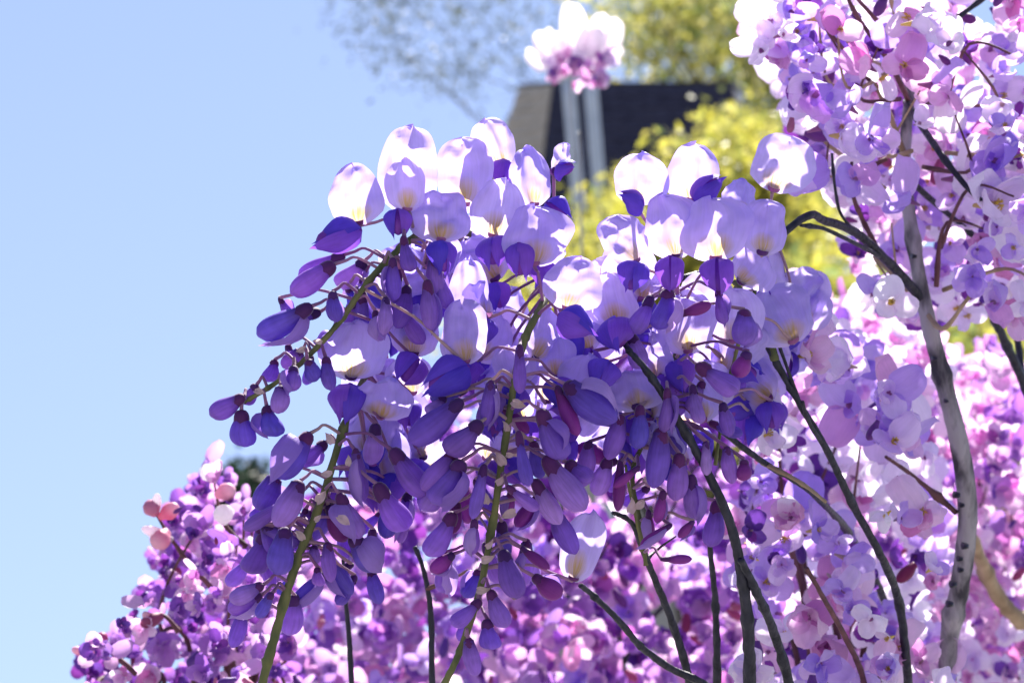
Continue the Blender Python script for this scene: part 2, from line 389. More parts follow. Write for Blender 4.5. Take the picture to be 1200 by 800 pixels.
# ------------------------------------------------------------------ background trees
def inside(poly, x, y):
    c = False; n = len(poly)
    for i in range(n):
        x1, y1 = poly[i]; x2, y2 = poly[(i+1) % n]
        if (y1 > y) != (y2 > y) and x < (x2-x1)*(y-y1)/(y2-y1)+x1: c = not c
    return c
def sample(poly, rg):
    xs = [p[0] for p in poly]; ys = [p[1] for p in poly]
    while True:
        x = rg.uniform(min(xs), max(xs)); y = rg.uniform(min(ys), max(ys))
        if inside(poly, x, y): return x, y
def rrot(rg): return Matrix.Rotation(rg.uniform(0, 6.28), 4, 'Z') @ Matrix.Rotation(math.acos(rg.uniform(-1, 1)), 4, 'X') @ Matrix.Rotation(rg.uniform(0, 6.28), 4, 'Z')
def leafy(name, label, poly, d0, d1, nclump, per, spread, leaf, cols, trunk_px, seed, cat='tree', group=None, trunk_r=.12, every=2):
    rg = random.Random(seed)
    dm = (d0+d1)/2
    b = P(trunk_px[0], trunk_px[1], dm); base = Vector((b.x, b.y, 0))
    root = empty(name, base); tag(root, label, cat, group)
    mat = petal_mat(name+'_leaf', cols, .58, vein=.25, rough=.45)
    bark = solid_mat(name+'_bark', (.03, .025, .02), (.10, .085, .07), (6, 6, 2), .8, .6, .02)
    tmb = MB(); top = b - base
    tube(tmb, [Vector((0, 0, -.2)), Vector((trunk_r*.6, .05, top.z*.35)), Vector((-trunk_r*.4, 0, top.z*.7)), top], [trunk_r*1.5, trunk_r*1.1, trunk_r*.9, trunk_r*.55], 9, 5, .12)
    link('trunk', tmb.mesh('trunk', bark), root)
    cl = [P(*sample(poly, rg), rg.uniform(d0, d1)) - base for _ in range(nclump)]
    bmb = MB(); cmb = MB()
    leafv = [(0, 0, 0), (.22, .4, .05), (0, 1, -.06), (-.22, .4, .05), (0, .45, 0)]
    leaff = [(0, 1, 4), (1, 2, 4), (2, 3, 4), (3, 0, 4)]
    luv = [(.5, 0), (1, .4), (.5, 1), (0, .4), (.5, .45)]
    for i, c in enumerate(cl):
        if i % every == 0:
            st = top*rg.uniform(.55, 1.0); mid = st.lerp(c, .5) + Vector((rg.uniform(-.1, .1), rg.uniform(-.1, .1), .12))*spread*2
            tube(bmb, [st, mid, c], [trunk_r*.28, trunk_r*.16, trunk_r*.05], 5, 4, .1)
        for _ in range(per):
            p = c + Vector((rg.gauss(0, 1), rg.gauss(0, 1), rg.gauss(0, .8)))*spread
            sc = leaf*rg.uniform(.6, 1.35)
            cmb.add(leafv, leaff, luv, Matrix.Translation(p) @ rrot(rg) @ Matrix.Scale(sc, 4))
    link('branch', bmb.mesh('branch', bark), root)
    cr = link('crown', cmb.mesh('crown', mat, False), root); cr['kind'] = 'stuff'
    return root
YG = [(.50, .45, .05), (.36, .36, .05), (.56, .50, .10), (.12, .17, .05), (.58, .52, .14), (.18, .23, .07)]
leafy('yellow_shrub', 'yellow-green shrub growing in front of the dark shingled roof', [(672, 268), (708, 236), (742, 208), (790, 196), (835, 182), (868, 150), (905, 160), (960, 270), (1000, 330), (1000, 420), (560, 420), (590, 350), (640, 318)],
      9.0, 11.5, 210, 135, .09, .05, YG, (820, 420), 11, 'shrub', None, .10)
leafy('leafy_tree', 'tall yellow-leaved tree rising above the right end of the dark roof', [(705, -60), (720, 75), (800, 90), (850, 88), (868, 110), (872, 210), (940, 240), (1010, 100), (1010, -80), (780, -90)],
      38, 43, 120, 62, .40, .20, [(.52, .47, .12), (.42, .42, .08), (.58, .53, .24), (.28, .33, .08), (.14, .20, .09)], (965, 150), 12, 'tree', None, .16)
leafy('hazy_tree', 'sparse blue-grey tree behind the left end of the dark roof', [(380, -90), (400, 30), (440, 80), (520, 105), (560, 120), (600, 95), (690, 60), (700, -90)],
      48, 54, 66, 44, .42, .16, [(.06, .08, .09), (.10, .12, .11)], (690, 110), 13, 'tree', None, .08, 6)
leafy('evergreen_bush', 'dark green bush top showing between the pink shrub and the drooping buds', [(262, 585), (277, 560), (292, 562), (310, 590), (330, 660), (255, 660)],
      6.5, 7.3, 70, 70, .030, .05, [(.010, .022, .016), (.02, .035, .02)], (288, 640), 14, 'shrub', None, .05)
leafy('low_hedge', 'yellow-green hedge showing between grey trunk and pink shrub', [(900, 330), (1040, 350), (1210, 340), (1260, 420), (1260, 560), (900, 560)],
      7.0, 8.2, 90, 100, .12, .06, YG + [(.22, .28, .10)], (1120, 480), 15, 'hedge', None, .06)

# ------------------------------------------------------------------ stems, trunk
def stem_thing(name, label, pts, w0, w1, mat, cat='stem', group=None, twigs=(), ground_to=None, knots=3, seg=9):
    """pts: (x, y, depth); w in photo pixels at that depth"""
    w = [P(*p) for p in pts]
    n = len(w); rad = [(w0+(w1-w0)*i/(n-1))*.5*pts[i][2]/FPX for i in range(n)]
    if ground_to:
        e = w[-1]; g = Vector((e.x+ground_to[0], e.y+ground_to[1], -.05))
        for f in (.025, .07, .14, .24, .38, .55, .77, 1):
            w.append(e.lerp(g, f) + Vector((.006*math.sin(9*f), .004*math.sin(7*f), 0))); rad.append(rad[n-1]*(1+.35*f))
        b = Vector((g.x, g.y, 0))
    else: b = w[-1]
    root = empty(name, b); tag(root, label, cat, group)
    mb = MB(); tube(mb, [p-b for p in w], rad, seg+3, 12, .16, knots+3)
    link('main_stem', mb.mesh('main_stem', mat), root)
    for tw in twigs:
        tp = [P(*p)-b for p in tw[0]]; m = len(tp)
        mb = MB(); tube(mb, tp, [(tw[1]+(tw[2]-tw[1])*i/(m-1))*.5*tw[0][i][2]/FPX for i in range(m)], 7, 7, .12, 2)
        link('twig', mb.mesh('twig', tw[3] if len(tw) > 3 else mat), root)
    return root
VG = 'dark stems rising among the flowers'
def dd(l, d): return [(x, y, d+z) for x, y, z in l]
d = D0
stem_thing('vine_stem', 'thick dark curved stem arching down past the violet buds', dd([(738, 412, .0), (762, 440, .0), (795, 492, .005), (830, 555, .01), (858, 620, .015), (872, 690, .02), (878, 760, .025), (879, 830, .03)], d), 7, 15, M['vine'], group=VG, ground_to=(.03, .1), knots=5,
    twigs=[([(738, 412, d), (728, 395, d+.012), (715, 360, d+.04), (700, 333, d+.05)], 7, 5)])
stem_thing('vine_stem', 'dark stem forking beside the thick curved one', dd([(868, 655, .012), (885, 690, .02), (905, 735, .03), (922, 790, .04), (930, 840, .045)], d), 8, 13, M['vine'], group=VG, ground_to=(.0, .08))
stem_thing('vine_stem', 'dark hooked stem under the centre buds', dd([(718, 600, .03), (740, 612, .035), (752, 640, .04), (768, 680, .05), (788, 730, .06), (806, 790, .07), (815, 850, .08)], d), 5, 11, M['vine'], group=VG, ground_to=(.02, .08), twigs=[([(752, 645, d+.04), (747, 612, d+.035), (738, 575, d+.03), (733, 545, d+.02)], 6, 3, M['rachis']), ([(757, 655, d+.045), (775, 640, d+.05), (792, 628, d+.045)], 4, 2)])
stem_thing('vine_stem', 'upright dark stem with olive tip standing among pink blossoms', dd([(830, 612, .06), (833, 650, .07), (838, 700, .08), (840, 760, .09), (841, 840, .10)], d), 5, 10, M['vine'], group=VG, ground_to=(.0, .05))
stem_thing('vine_stem', 'bent dark stem holding the single pale upright flower', dd([(680, 685, .0), (700, 702, .005), (728, 730, .01), (752, 758, .02), (785, 782, .03), (830, 806, .04), (845, 850, .06)], d), 6, 10, M['vine'], group=VG, ground_to=(.0, .05))
stem_thing('vine_stem', 'brown diagonal stem crossing behind the lilac petals', dd([(800, 462, .03), (830, 492, .035), (868, 522, .04), (905, 548, .05), (955, 580, .08), (1005, 640, .20), (1040, 720, .26), (1050, 840, .28)], d), 6, 9, M['vine'], group=VG, ground_to=(.0, .05), twigs=[([(893, 542, d+.05), (920, 555, d+.04), (945, 570, d+.035), (968, 588, d+.03)], 6, 4, M['tan'])])
stem_thing('vine_stem', 'long dark stem slanting between lilac petals with pale olive top', dd([(862, 335, .05), (884, 380, .05), (910, 425, .05), (938, 475, .055), (968, 525, .06), (1000, 592, .075), (1032, 650, .09), (1052, 700, .11), (1062, 770, .12), (1066, 840, .13)], d), 6, 11, M['vine'], group=VG, ground_to=(.0, .05), knots=6,
    twigs=[([(908, 422, d+.05), (898, 385, d+.048), (878, 352, d+.045), (860, 330, d+.05)], 9, 6, M['rachis']), ([(938, 474, d+.055), (922, 430, d+.05), (908, 390, d+.05)], 5, 3), ([(965, 522, d+.06), (948, 495, d+.05), (940, 470, d+.045)], 6, 4)])
stem_thing('vine_stem', 'thin reddish stem low among the lilac flowers', dd([(945, 665, .05), (965, 700, .06), (990, 745, .08), (1010, 790, .1), (1020, 850, .12)], d), 5, 8, M['redtwig'], group=VG, ground_to=(.0, .05))
stem_thing('vine_stem', 'slim straight dark stem standing below the drooping bud chains', dd([(402, 655, .12), (405, 700, .12), (410, 760, .12), (414, 850, .12)], d), 4, 7, M['vine'], group=VG, ground_to=(0, .05))
stem_thing('vine_stem', 'slim dark stem in the gap between two bud chains', dd([(486, 640, .1), (497, 670, .1), (505, 720, .1), (506, 780, .1), (508, 850, .1)], d), 5, 8, M['vine'], group=VG, ground_to=(0, .05), twigs=[([(500, 690, d+.1), (530, 678, d+.09), (548, 668, d+.08)], 5, 3, M['redtwig'])])
stem_thing('bare_branch', 'tan branch sloping down beside the grey trunk', [(1128, 608, 1.12), (1145, 645, 1.15), (1165, 690, 1.18), (1190, 722, 1.2), (1225, 745, 1.22), (1240, 850, 1.24)], 12, 24, M['tan'], 'branch', ground_to=(0, .1))
stem_thing('bare_branch', 'dark branch slanting up past the pink shrub beside the hedge', [(1160, 365, 1.05), (1180, 405, 1.06), (1200, 450, 1.07), (1225, 520, 1.09), (1240, 640, 1.1), (1250, 850, 1.1)], 9, 15, M['vine'], 'branch', ground_to=(0, .1), twigs=[([(1200, 450, 1.07), (1192, 400, 1.08), (1178, 350, 1.09), (1172, 320, 1.1)], 8, 5)])

# two painted posts behind the yellow shrub
for lab, pts in (('pale blue-grey post standing before the house corner', [(665, 88, 12.4), (676, 212, 12.3)]), ('pale blue-grey post in front of the dark roof shingles', [(691, 88, 12.4), (700, 196, 12.3)])):
    a, b = P(*pts[0]), P(*pts[1]); dv = (b-a).normalized(); g = a + dv*((a.z+.1)/-dv.z)
    root = empty('garden_post', (g.x, g.y, 0)); tag(root, lab, 'post', 'garden posts')
    mb = MB(); o0 = Vector((g.x, g.y, 0)); n = 9
    tube(mb, [a.lerp(g, i/n)-o0 for i in range(n+1)], [.033]*(n+1), 14, 3, .0)
    link('pole', mb.mesh('pole', solid_mat('post_paint', (.42, .48, .58), (.55, .61, .70), (30, 30, 8), .4, .2, .001)), root)
    mb = MB(); tube(mb, [a-o0-dv*.05, a-o0-dv*.045, a-o0-dv*.004, a-o0+dv*.03], [.012, .03, .042, .042], 14)
    link('post_cap', mb.mesh('post_cap', bpy.data.materials['post_paint']), root)

# ------------------------------------------------------------------ racemes
class Raceme:
    def __init__(s, label, pts, w0, w1, seed):
        s.rg = random.Random(seed); s.w = catmull([P(x, y, D0+z) for x, y, z in pts], 8); s.px = pts
        s.o = s.w[0].copy(); s.root = empty('wisteria_raceme', s.o)
        tag(s.root, label, 'flower cluster', 'wisteria racemes')
        n = len(s.w); mb = MB()
        kk = [(w0+(w1-w0)*i/(n-1))*.5*PX for i in range(n)]
        tube(mb, [p-s.o for p in s.w], kk, 10, 2, .12, 14)
        link('stem', mb.mesh('stem', M['rachis']), s.root)
        s.T = Matrix.Translation(-s.o)
    def near(s, p, up=True):
        best = None
        for i, q in enumerate(s.w):
            c = (q-p).length
            if up and (q-p).dot(EU) < -.002: c += .018     # pedicels come from above
            if best is None or c < best[0]: best = (c, i)
        return s.w[best[1]]
    def pedicel(s, obj, Mw, p, r=.00055, away=None):
        q = s.near(p); mid = p.lerp(q, .5) + V3(0, .003, s.rg.uniform(-.003, .004))
        a = p + (away*.006 if away is not None else Vector())
        pts = [p, a.lerp(mid, .5), mid, q]
        inv = Mw.inverted(); mb = MB(); tube(mb, pts, [r*1.25, r, r*.9, r*1.1], 6, 4)
        mb.v = [inv @ v for v in mb.v]
        link('pedicel', mb.mesh('pedicel', M['pedicel']), obj)
    def flower(s, bx, by, tx, ty, w, dz=0, yaw=0, keel=None, tilt=None, mat=None, back=False):
        rg = s.rg; dd_ = D0+dz; sc = dd_/FPX
        b = P(bx, by, dd_); dx, dy = tx-bx, by-ty; h = math.hypot(dx, dy)
        H = max(h, .82*w); ang = math.acos(min(1, h/H)) if tilt is None else R(tilt)
        if tilt is None and rg.random() < .5: ang = -ang
        ydir = V3(dx/h*math.cos(ang), dy/h*math.cos(ang), -math.sin(ang))
        zdir = V3(math.sin(R(yaw)), .12, math.cos(R(yaw))*(-1 if back else 1))
        Fm = frame(ydir, zdir)
        Mf = Matrix.Translation(b) @ Fm
        cal = link('flower', CAL_P if rg.random() < .6 else CAL_F, s.root)
        cs = 14*sc*rg.uniform(.8, 1.1)
        Mcal = Matrix.Translation(b - ydir*1*sc) @ Fm @ Matrix.Scale(cs, 4)
        cal.matrix_basis = s.T @ Mcal
        inv = Mcal.inverted()
        ban = link('banner_petal', rg.choice(BAN), cal)
        ban.matrix_basis = inv @ (Mf @ Matrix.Diagonal((w*sc*1.04, H*sc*1.03, w*sc*rg.uniform(.8, 1.15), 1)))
        if keel:
            kx0, ky0, kx1, ky1, kw = keel
            k0 = P(kx0, ky0, dd_-.0015); kx, ky = kx1-kx0, ky0-ky1; kl = math.hypot(kx, ky); KL = max(kl, kw*1.25)
            ka = math.acos(min(1, kl/KL))
            yd = V3(kx/kl*math.cos(ka), ky/kl*math.cos(ka), math.sin(ka)*.9+.10)
            zd = V3(rg.uniform(-.5, .5), .3 if ky < 0 else .9, 1)
            Mk = Matrix.Translation(k0) @ frame(yd, zd)
            wv = rg.choice(WING)
            for side in (0, 1):
                o = link('wing_petal', wv[side], cal)
                o.matrix_basis = inv @ (Mk @ Matrix.Rotation(R(rg.uniform(-3, 10))*(1 if side == 0 else -1), 4, 'Z') @ Matrix.Diagonal((kw*sc*1.5, KL*sc*1.06*rg.uniform(.95, 1.08), kw*sc*1.3, 1)))
            o = link('keel_petal', KEEL, cal)
            o.matrix_basis = inv @ (Mk @ Matrix.Diagonal((kw*sc*.55, KL*sc*1.0, kw*sc*.6, 1)))
        s.pedicel(cal, Mcal, b - ydir*2.5*sc)
        return cal
    def bud(s, x0, y0, x1, y1, w, dz=0, mag=False):
        rg = s.rg; dd_ = D0+dz; sc = dd_/FPX
        a = P(x0, y0, dd_); dx, dy = x1-x0, y0-y1; h = math.hypot(dx, dy); z = rg.uniform(-.25, .35)
        L = max(h, w*1.15)
        yd = V3(dx/h, dy/h, z); zd = V3(dy/h, -dx/h, rg.uniform(-.4, .9))*(1 if rg.random() < .5 else -1)
        if zd.dot(V3(0, 1, 0)) < 0: zd = -zd
        Mw = Matrix.Translation(a) @ frame(yd, zd) @ Matrix.Diagonal((w*sc*1.02, L*sc*1.02, w*sc, 1))
        o = link('bud', rg.choice(BUDSM if mag else BUDS), s.root); o.matrix_basis = s.T @ Mw
        c = link('calyx', CAL_D, o); r = rg.uniform(.50, .60)
        c.matrix_basis = Matrix.Diagonal((r, rg.uniform(.55, .75), r, 1))
        if rg.random() < .4:                                  # an unfolding outer petal
            side = rg.choice((0, 1)); q = link('outer_petal', rg.choice(FLAP)[side], o)
            q.matrix_basis = Matrix.Translation((0, .12, 0)) @ Matrix.Rotation(rg.uniform(0, 6.28), 4, 'Y') @ Matrix.Rotation(R(rg.uniform(4, 16))*(1 if side == 0 else -1), 4, 'Z') @ Matrix.Diagonal((1.75, rg.uniform(.85, 1.0), 1.7, 1))
        s.pedicel(o, Mw, a - yd.normalized()*w*sc*.12)
        return o
    def bract(s, x, y, size, dz=0, rot=0):
        sc = (D0+dz)/FPX*size; rg = s.rg
        def fn(u, v): return (u*(.5-.15*v), v, .3*abs(u)+.15*math.sin(4*v+u))
        o = link('bract', BRACT, s.root)
        o.matrix_basis = s.T @ Matrix.Translation(P(x, y, D0+dz)) @ frame(V3(math.sin(rot), math.cos(rot), .3), V3(.3, rg.uniform(-.4, .4), 1)) @ Matrix.Scale(sc, 4)
BRACT = petal_grid(6, 6, lambda u, v: (u*.40*math.sin(math.pi*min(.97, .12+v*.86))**.8, v*1.3, .30*abs(u)+.2*math.sin(4*v+u)), 'bract', M['bract'])

R1 = Raceme('raceme reaching out over the open sky, closed blue buds at its tip', [(585, 285, .045), (530, 268, .03), (497, 272, .004), (468, 292, -.004), (430, 332, -.01), (392, 384, -.012), (350, 428, -.012), (318, 452, -.012), (286, 471, -.012)], 10, 5, 1)
R2 = Raceme('drooping bud chain on a thick bare green stem over the purple shrub', [(545, 285, .05), (490, 350, .04), (440, 420, .025), (408, 486, .0), (377, 585, -.006), (346, 662, -.008), (322, 745, -.008), (306, 806, -.008), (300, 850, -.006)], 6, 12, 2)
R3 = Raceme('central raceme hanging straight down with big blue-violet buds', [(650, 305, .05), (648, 332, .02), (634, 360, -.002), (610, 412, -.010), (594, 505, -.014), (577, 615, -.014), (562, 692, -.012), (540, 760, -.012), (518, 806, -.010)], 9, 8, 3)
R4 = Raceme('raceme with white-topped open flowers against the yellow-green shrub', [(775, 322, .05), (790, 330, .04), (795, 400, .03), (775, 480, .022), (742, 548, .022), (750, 610, .022), (757, 662, .024)], 7, 5, 4)
R5 = Raceme('raceme of pale lilac flowers beside the fork of the grey tree', [(905, 268, .07), (900, 290, .045), (885, 340, .04), (866, 400, .035), (850, 470, .035), (838, 545, .035)], 6, 4, 5)

# open flowers: base, top, width, depth offset, yaw, keel
F = lambda r, *a, **k: r.flower(*a, **k)
F(R1, 420, 262, 409, 199, 60, -.004, -18, (424, 268, 371, 283, 34))
F(R1, 481, 247, 486, 153, 74, .012, 10)
F(R1, 477, 246, 476, 188, 48, -.002, 24, (466, 244, 467, 276, 25))
F(R1, 545, 240, 540, 167, 66, .010, -12)
F(R3, 588, 196, 571, 143, 52, .022, 10, (590, 186, 588, 216, 24), tilt=-10)
F(R1, 517, 282, 517, 225, 72, -.004, 5, (517, 281, 520, 319, 29), tilt=25)
F(R3, 578, 277, 592, 213, 64, .004, -10, (578, 278, 579, 312, 31))
F(R3, 626, 240, 622, 174, 52, .016, 30, (640, 238, 663, 258, 27))
F(R3, 650, 203, 668, 166, 30, .022, 55, (652, 204, 672, 196, 22), tilt=25)
F(R3, 626, 309, 628, 244, 79, -.004, 8, (608, 284, 610, 322, 26))
F(R3, 637, 300, 660, 292, 30, .004, 10, (637, 306, 640, 336, 25))
F(R4, 745, 238, 751, 181, 60, .006, -14, (752, 246, 728, 228, 27))
F(R4, 810, 235, 815, 171, 62, .008, 10, (812, 236, 845, 211, 27))
F(R4, 792, 300, 780, 231, 68, .0, 12, (785, 299, 785, 338, 30))
F(R4, 839, 303, 833, 235, 82, -.004, -6, (840, 302, 841, 342, 33))
F(R4, 746, 306, 718, 257, 56, -.002, 20, (745, 306, 737, 341, 30))
F(R3, 664, 361, 676, 306, 64, -.012, -12, (654, 368, 692, 391, 36))
F(R5, 893, 297, 901, 242, 55, .0, 12)
F(R5, 906, 222, 923, 168, 72, .03, -8)
F(R5, 868, 256, 871, 212, 48, .012, 30)
F(R2, 411, 442, 420, 393, 78, .002, 12, (411, 449, 402, 490, 35), tilt=-22)
F(R1, 484, 415, 490, 360, 56, .008, -10, (490, 420, 474, 447, 33))
F(R1, 546, 424, 539, 360, 58, -.010, -16, (549, 428, 503, 455, 36))
F(R2, 446, 488, 457, 451, 70, .004, 8, tilt=-40)
F(R1, 549, 380, 551, 305, 48, .002, 14)
F(R4, 747, 478, 736, 440, 66, .004, 6, (712, 424, 698, 452, 32), tilt=35)
F(R4, 722, 380, 712, 322, 60, .014, 0, (721, 376, 722, 408, 40))
F(R4, 690, 410, 668, 365, 50, .018, -10, (692, 408, 686, 436, 23))
F(R4, 806, 412, 800, 350, 72, .022, 10, (796, 420, 800, 455, 30))
F(R4, 860, 400, 858, 340, 66, .03, -8)
F(R3, 672, 678, 692, 602, 46, .0, -12)
F(R2, 430, 530, 445, 480, 60, .02, 5, (435, 525, 440, 545, 25))
F(R3, 560, 420, 585, 370, 60, .02, 12, (560, 425, 535, 450, 30))
F(R3, 640, 470, 655, 415, 62, .022, -12)
F(R4, 832, 480, 826, 425, 60, .03, 10)
F(R1, 455, 320, 480, 290, 46, .012, 5)
F(R5, 930, 400, 905, 345, 74, .045, 5)
F(R5, 868, 330, 890, 300, 54, .02, -10)

B1 = '''352 412 335 430 24 .0|300 452 290 470 22 -.01|388 312 342 346 33 -.012|400 300 350 324 24 0|426 307 398 338 28 .006|473 280 479 319 21 -.012|460 305 461 351 20 -.014|508 305 511 352 24 -.006
361 361 304 396 34 -.014|372 366 318 380 26 -.006|390 344 393 377 21 -.018|425 345 420 389 22 .002|452 351 451 393 20 -.016|440 366 443 399 18 -.01|501 333 505 386 25 -.010|514 320 520 362 26 -.004
382 421 388 458 21 -.014|344 431 344 459 23 -.018|329 454 329 485 25 -.018|283 466 248 488 28 -.014|283 484 283 520 34 -.014|313 478 320 511 30 -.014|361 423 371 443 22 -.018|400 396 370 410 22 .0|322 423 318 442 22 .004'''
B2 = '''361 511 326 561 37 -.012|350 567 327 617 36 -.014|351 578 288 622 19 -.006|335 622 321 671 34 -.012|322 560 308 592 36 .0|310 628 298 672 36 .002|417 530 425 587 21 -.010|399 582 418 632 29 -.012|444 571 471 625 38 -.012|414 630 442 670 36 -.006
384 638 387 681 21 -.012|368 640 369 660 16 -.004|372 666 372 686 17 -.006|306 686 270 704 24 -.014|304 698 268 716 26 -.008|318 696 300 722 18 -.016|345 700 340 745 30 .004|462 530 498 582 34 -.008|440 500 436 545 26 .0|380 520 350 545 24 .004|455 590 450 630 24 .004'''
B3 = '''609 408 607 460 19 -.024|575 449 570 499 20 -.020|537 473 482 519 36 -.020|561 497 528 534 36 -.022|532 531 496 574 28 -.018|540 543 513 592 36 -.022|567 548 555 607 19 -.022|520 466 503 487 20 -.01|635 484 655 540 35 -.022|608 510 617 569 20 -.024
642 540 682 598 36 -.020|628 566 655 614 26 -.016|596 571 630 600 18 -.024|667 453 720 497 40 -.016|666 543 690 566 30 -.01|556 611 554 650 18 -.018|590 648 605 700 32 -.020|575 694 590 735 26 -.018|561 705 533 734 22 -.018|571 728 573 760 28 -.016|549 750 556 792 22 -.016
530 604 506 652 34 -.012|545 455 505 470 24 -.006|577 452 566 500 24 -.010|520 560 500 600 30 -.008|650 600 672 650 28 -.004|625 520 632 560 22 -.004'''
B3M = '654 456 676 510 21 -.014|530 650 506 670 20 -.010|612 642 644 666 14 -.012|627 676 656 700 26 -.004|535 590 530 625 20 -.004|604 700 612 690 10 0'
B4 = '''727 490 715 538 26 .004|750 478 750 525 25 .002|782 458 782 506 19 .0|774 507 768 571 34 .004|796 535 794 586 30 .006|842 340 845 380 17 .002|783 342 777 386 32 -.002|762 350 745 392 26 .004|820 429 862 461 32 .0|812 454 817 497 19 .0|847 474 856 511 19 .004|827 519 830 556 16 .008|852 526 856 566 21 .01|872 366 871 402 34 .004
690 520 684 560 24 .008|712 540 700 580 26 .008|740 395 755 430 26 .01|700 455 712 500 28 .006|810 560 815 610 26 .012|840 590 836 640 28 .02'''
B4M = '747 548 720 571 13 .002|727 545 724 598 17 .006|777 577 771 612 16 .006|785 616 751 638 13 .006|812 611 796 630 12 .008|777 655 811 656 12 .01|798 368 834 357 16 -.002|876 414 864 442 25 .004|872 540 872 560 20 .01|760 600 762 640 14 .012'
for r, s_, mg in ((R1, B1, 0), (R2, B2, 0), (R3, B3, 0), (R3, B3M, 1), (R4, B4, 0), (R4, B4M, 1)):
    for q in s_.replace('\n', '|').split('|'):
        v = [float(t) for t in q.split()]
        r.bud(*v[:5], dz=v[5], mag=bool(mg))
for r, l in ((R2, [(394, 520), (385, 552), (378, 588), (366, 610), (352, 632), (402, 545), (388, 606)]), (R3, [(597, 470), (588, 505), (600, 532), (583, 565), (572, 590), (588, 545), (575, 640), (598, 600), (566, 655), (556, 690)]), (R1, [(352, 408), (372, 402), (300, 458)]), (R4, [(752, 560), (760, 585), (745, 600)])):
    for x, y in l: r.bract(x+r.rg.uniform(-8, 8), y, r.rg.uniform(8, 15), -.018 if r is not R4 else .01, r.rg.uniform(-2.4, 2.4))
# flowers round the far sides of the racemes
rg = random.Random(21)
def fill(r, poly, n, dz0, dz1, wmin=44, wmax=66):
    for _ in range(n):
        x, y = sample(poly, rg); dz = rg.uniform(dz0, dz1); a = R(rg.gauss(0, 38)); w = rg.uniform(wmin, wmax); h = w*rg.uniform(.75, 1.0)
        k = None
        if rg.random() < .7:
            ka = rg.gauss(0, .5); k = (x, y+2, x+math.sin(ka)*34, y+math.cos(ka)*34, rg.uniform(24, 31))
        r.flower(x, y, x+math.sin(a)*h, y-math.cos(a)*h, w, dz, rg.uniform(-50, 50), k, back=rg.random() < .35)
def fillb(r, poly, n, dz0, dz1, mag=0.0):
    for _ in range(n):
        x, y = sample(poly, rg); a = rg.gauss(0, .6); l = rg.uniform(26, 52)
        r.bud(x, y, x+math.sin(a)*l, y+math.cos(a)*l, l*rg.uniform(.42, .62), rg.uniform(dz0, dz1), rg.random() < mag)
fill(R1, [(450, 290), (560, 250), (600, 300), (590, 400), (540, 440), (450, 420), (430, 350)], 15, .015, .05)
fill(R2, [(400, 470), (480, 430), (520, 480), (500, 560), (420, 560)], 13, .02, .05)
fill(R3, [(570, 300), (650, 300), (700, 380), (700, 500), (640, 560), (540, 540), (540, 440)], 27, .0, .055)
fill(R4, [(700, 340), (820, 310), (870, 400), (860, 520), (760, 560), (690, 480)], 24, .012, .06)
fill(R5, [(870, 280), (940, 300), (960, 380), (920, 470), (850, 520), (850, 380)], 16, .05, .09)
fillb(R1, [(420, 320), (520, 290), (530, 360), (440, 400)], 5, .0, .02)
fillb(R2, [(330, 500), (480, 500), (480, 610), (300, 640)], 8, .01, .04)
fillb(R2, [(285, 560), (350, 520), (380, 600), (350, 690), (290, 740), (270, 680)], 12, -.004, .02)
fillb(R2, [(380, 560), (480, 560), (470, 660), (370, 700)], 9, .0, .03, .2)
fillb(R3, [(540, 560), (660, 560), (640, 680), (560, 740), (510, 680)], 11, -.006, .02, .25)
fillb(R1, [(300, 350), (400, 300), (440, 330), (400, 420), (330, 450)], 6, .0, .015)
fillb(R3, [(500, 480), (700, 470), (690, 620), (530, 640)], 9, .0, .035, .3)
fillb(R4, [(690, 430), (860, 420), (860, 600), (720, 600)], 11, .012, .04, .4)

# ------------------------------------------------------------------ blossoms of the tree and shrubs
def round_petal(k, mat):
    rgp = random.Random(k*3+2); p = rgp.uniform(0, 6); cup = rgp.uniform(.1, .55); cr = rgp.uniform(.03, .09); asy = rgp.uniform(-.08, .08); tw = rgp.uniform(-.12, .12)
    def fn(u, v):
        hw = .48*max(0, math.sin(math.pi*v**.8))**.6
        if v < .2: hw = max(hw*(.6+2*v), .07)
        return (u*hw + asy*math.sin(3*v), (1-math.cos(math.pi*v**.95))/2, cup*(u*u*.6 + (v-.3)**2) + .05*math.sin(4*u+p+3*v)*v + tw*u*v + cr*2*noise.noise(Vector((u*1.8+k*7, v*3, k))))
    return petal_grid(9, 8, fn, 'petal', M[mat])
PET = {m: [round_petal(k, m) for k in range(9)] for m in ('lav', 'pale', 'pink', 'violet', 'white', 'darkp')}
def simple_petal(k, mat):
    rgp = random.Random(k*5); cup = rgp.uniform(.1, .35)
    return petal_grid(4, 4, lambda u, v: (u*.46*max(.12, math.sin(math.pi*v**.85))**.7, (1-math.cos(math.pi*v))/2, cup*(u*u*.6+(v-.3)**2)), 'petal', M[mat])
SPET = {m: [simple_petal(k, m) for k in range(4)] for m in ('lav', 'pale', 'pink', 'violet', 'white', 'darkp')}
def centre(mat, stamens=True, name='flower'):
    vs_, fs, uv = [], [], []
    mb = MB()
    tube(mb, [(0, 0, -.22), (0, 0, -.05), (0, 0, .02), (0, 0, .08)], [.02, .05, .07, .03], 8)
    for k in range(6 if stamens else 0):
        a = k*1.05; tube(mb, [(0, 0, .05), (math.cos(a)*.035, math.sin(a)*.035, .11), (math.cos(a)*.05, math.sin(a)*.05, .14)], [.013, .012, .02], 5)
    return mb.mesh(name, M[mat])
CEN = [centre('yellow'), centre('calyxp', False), centre('pedicel', False), centre('calyxp', False)]
DBUD = [lathe('bud', bud_profile(mx, nk), 10, M['dark'], bend=b, flat=.8, spiral=.2) for mx, nk, b in ((.6, .2, .1), (.5, .25, -.1))]
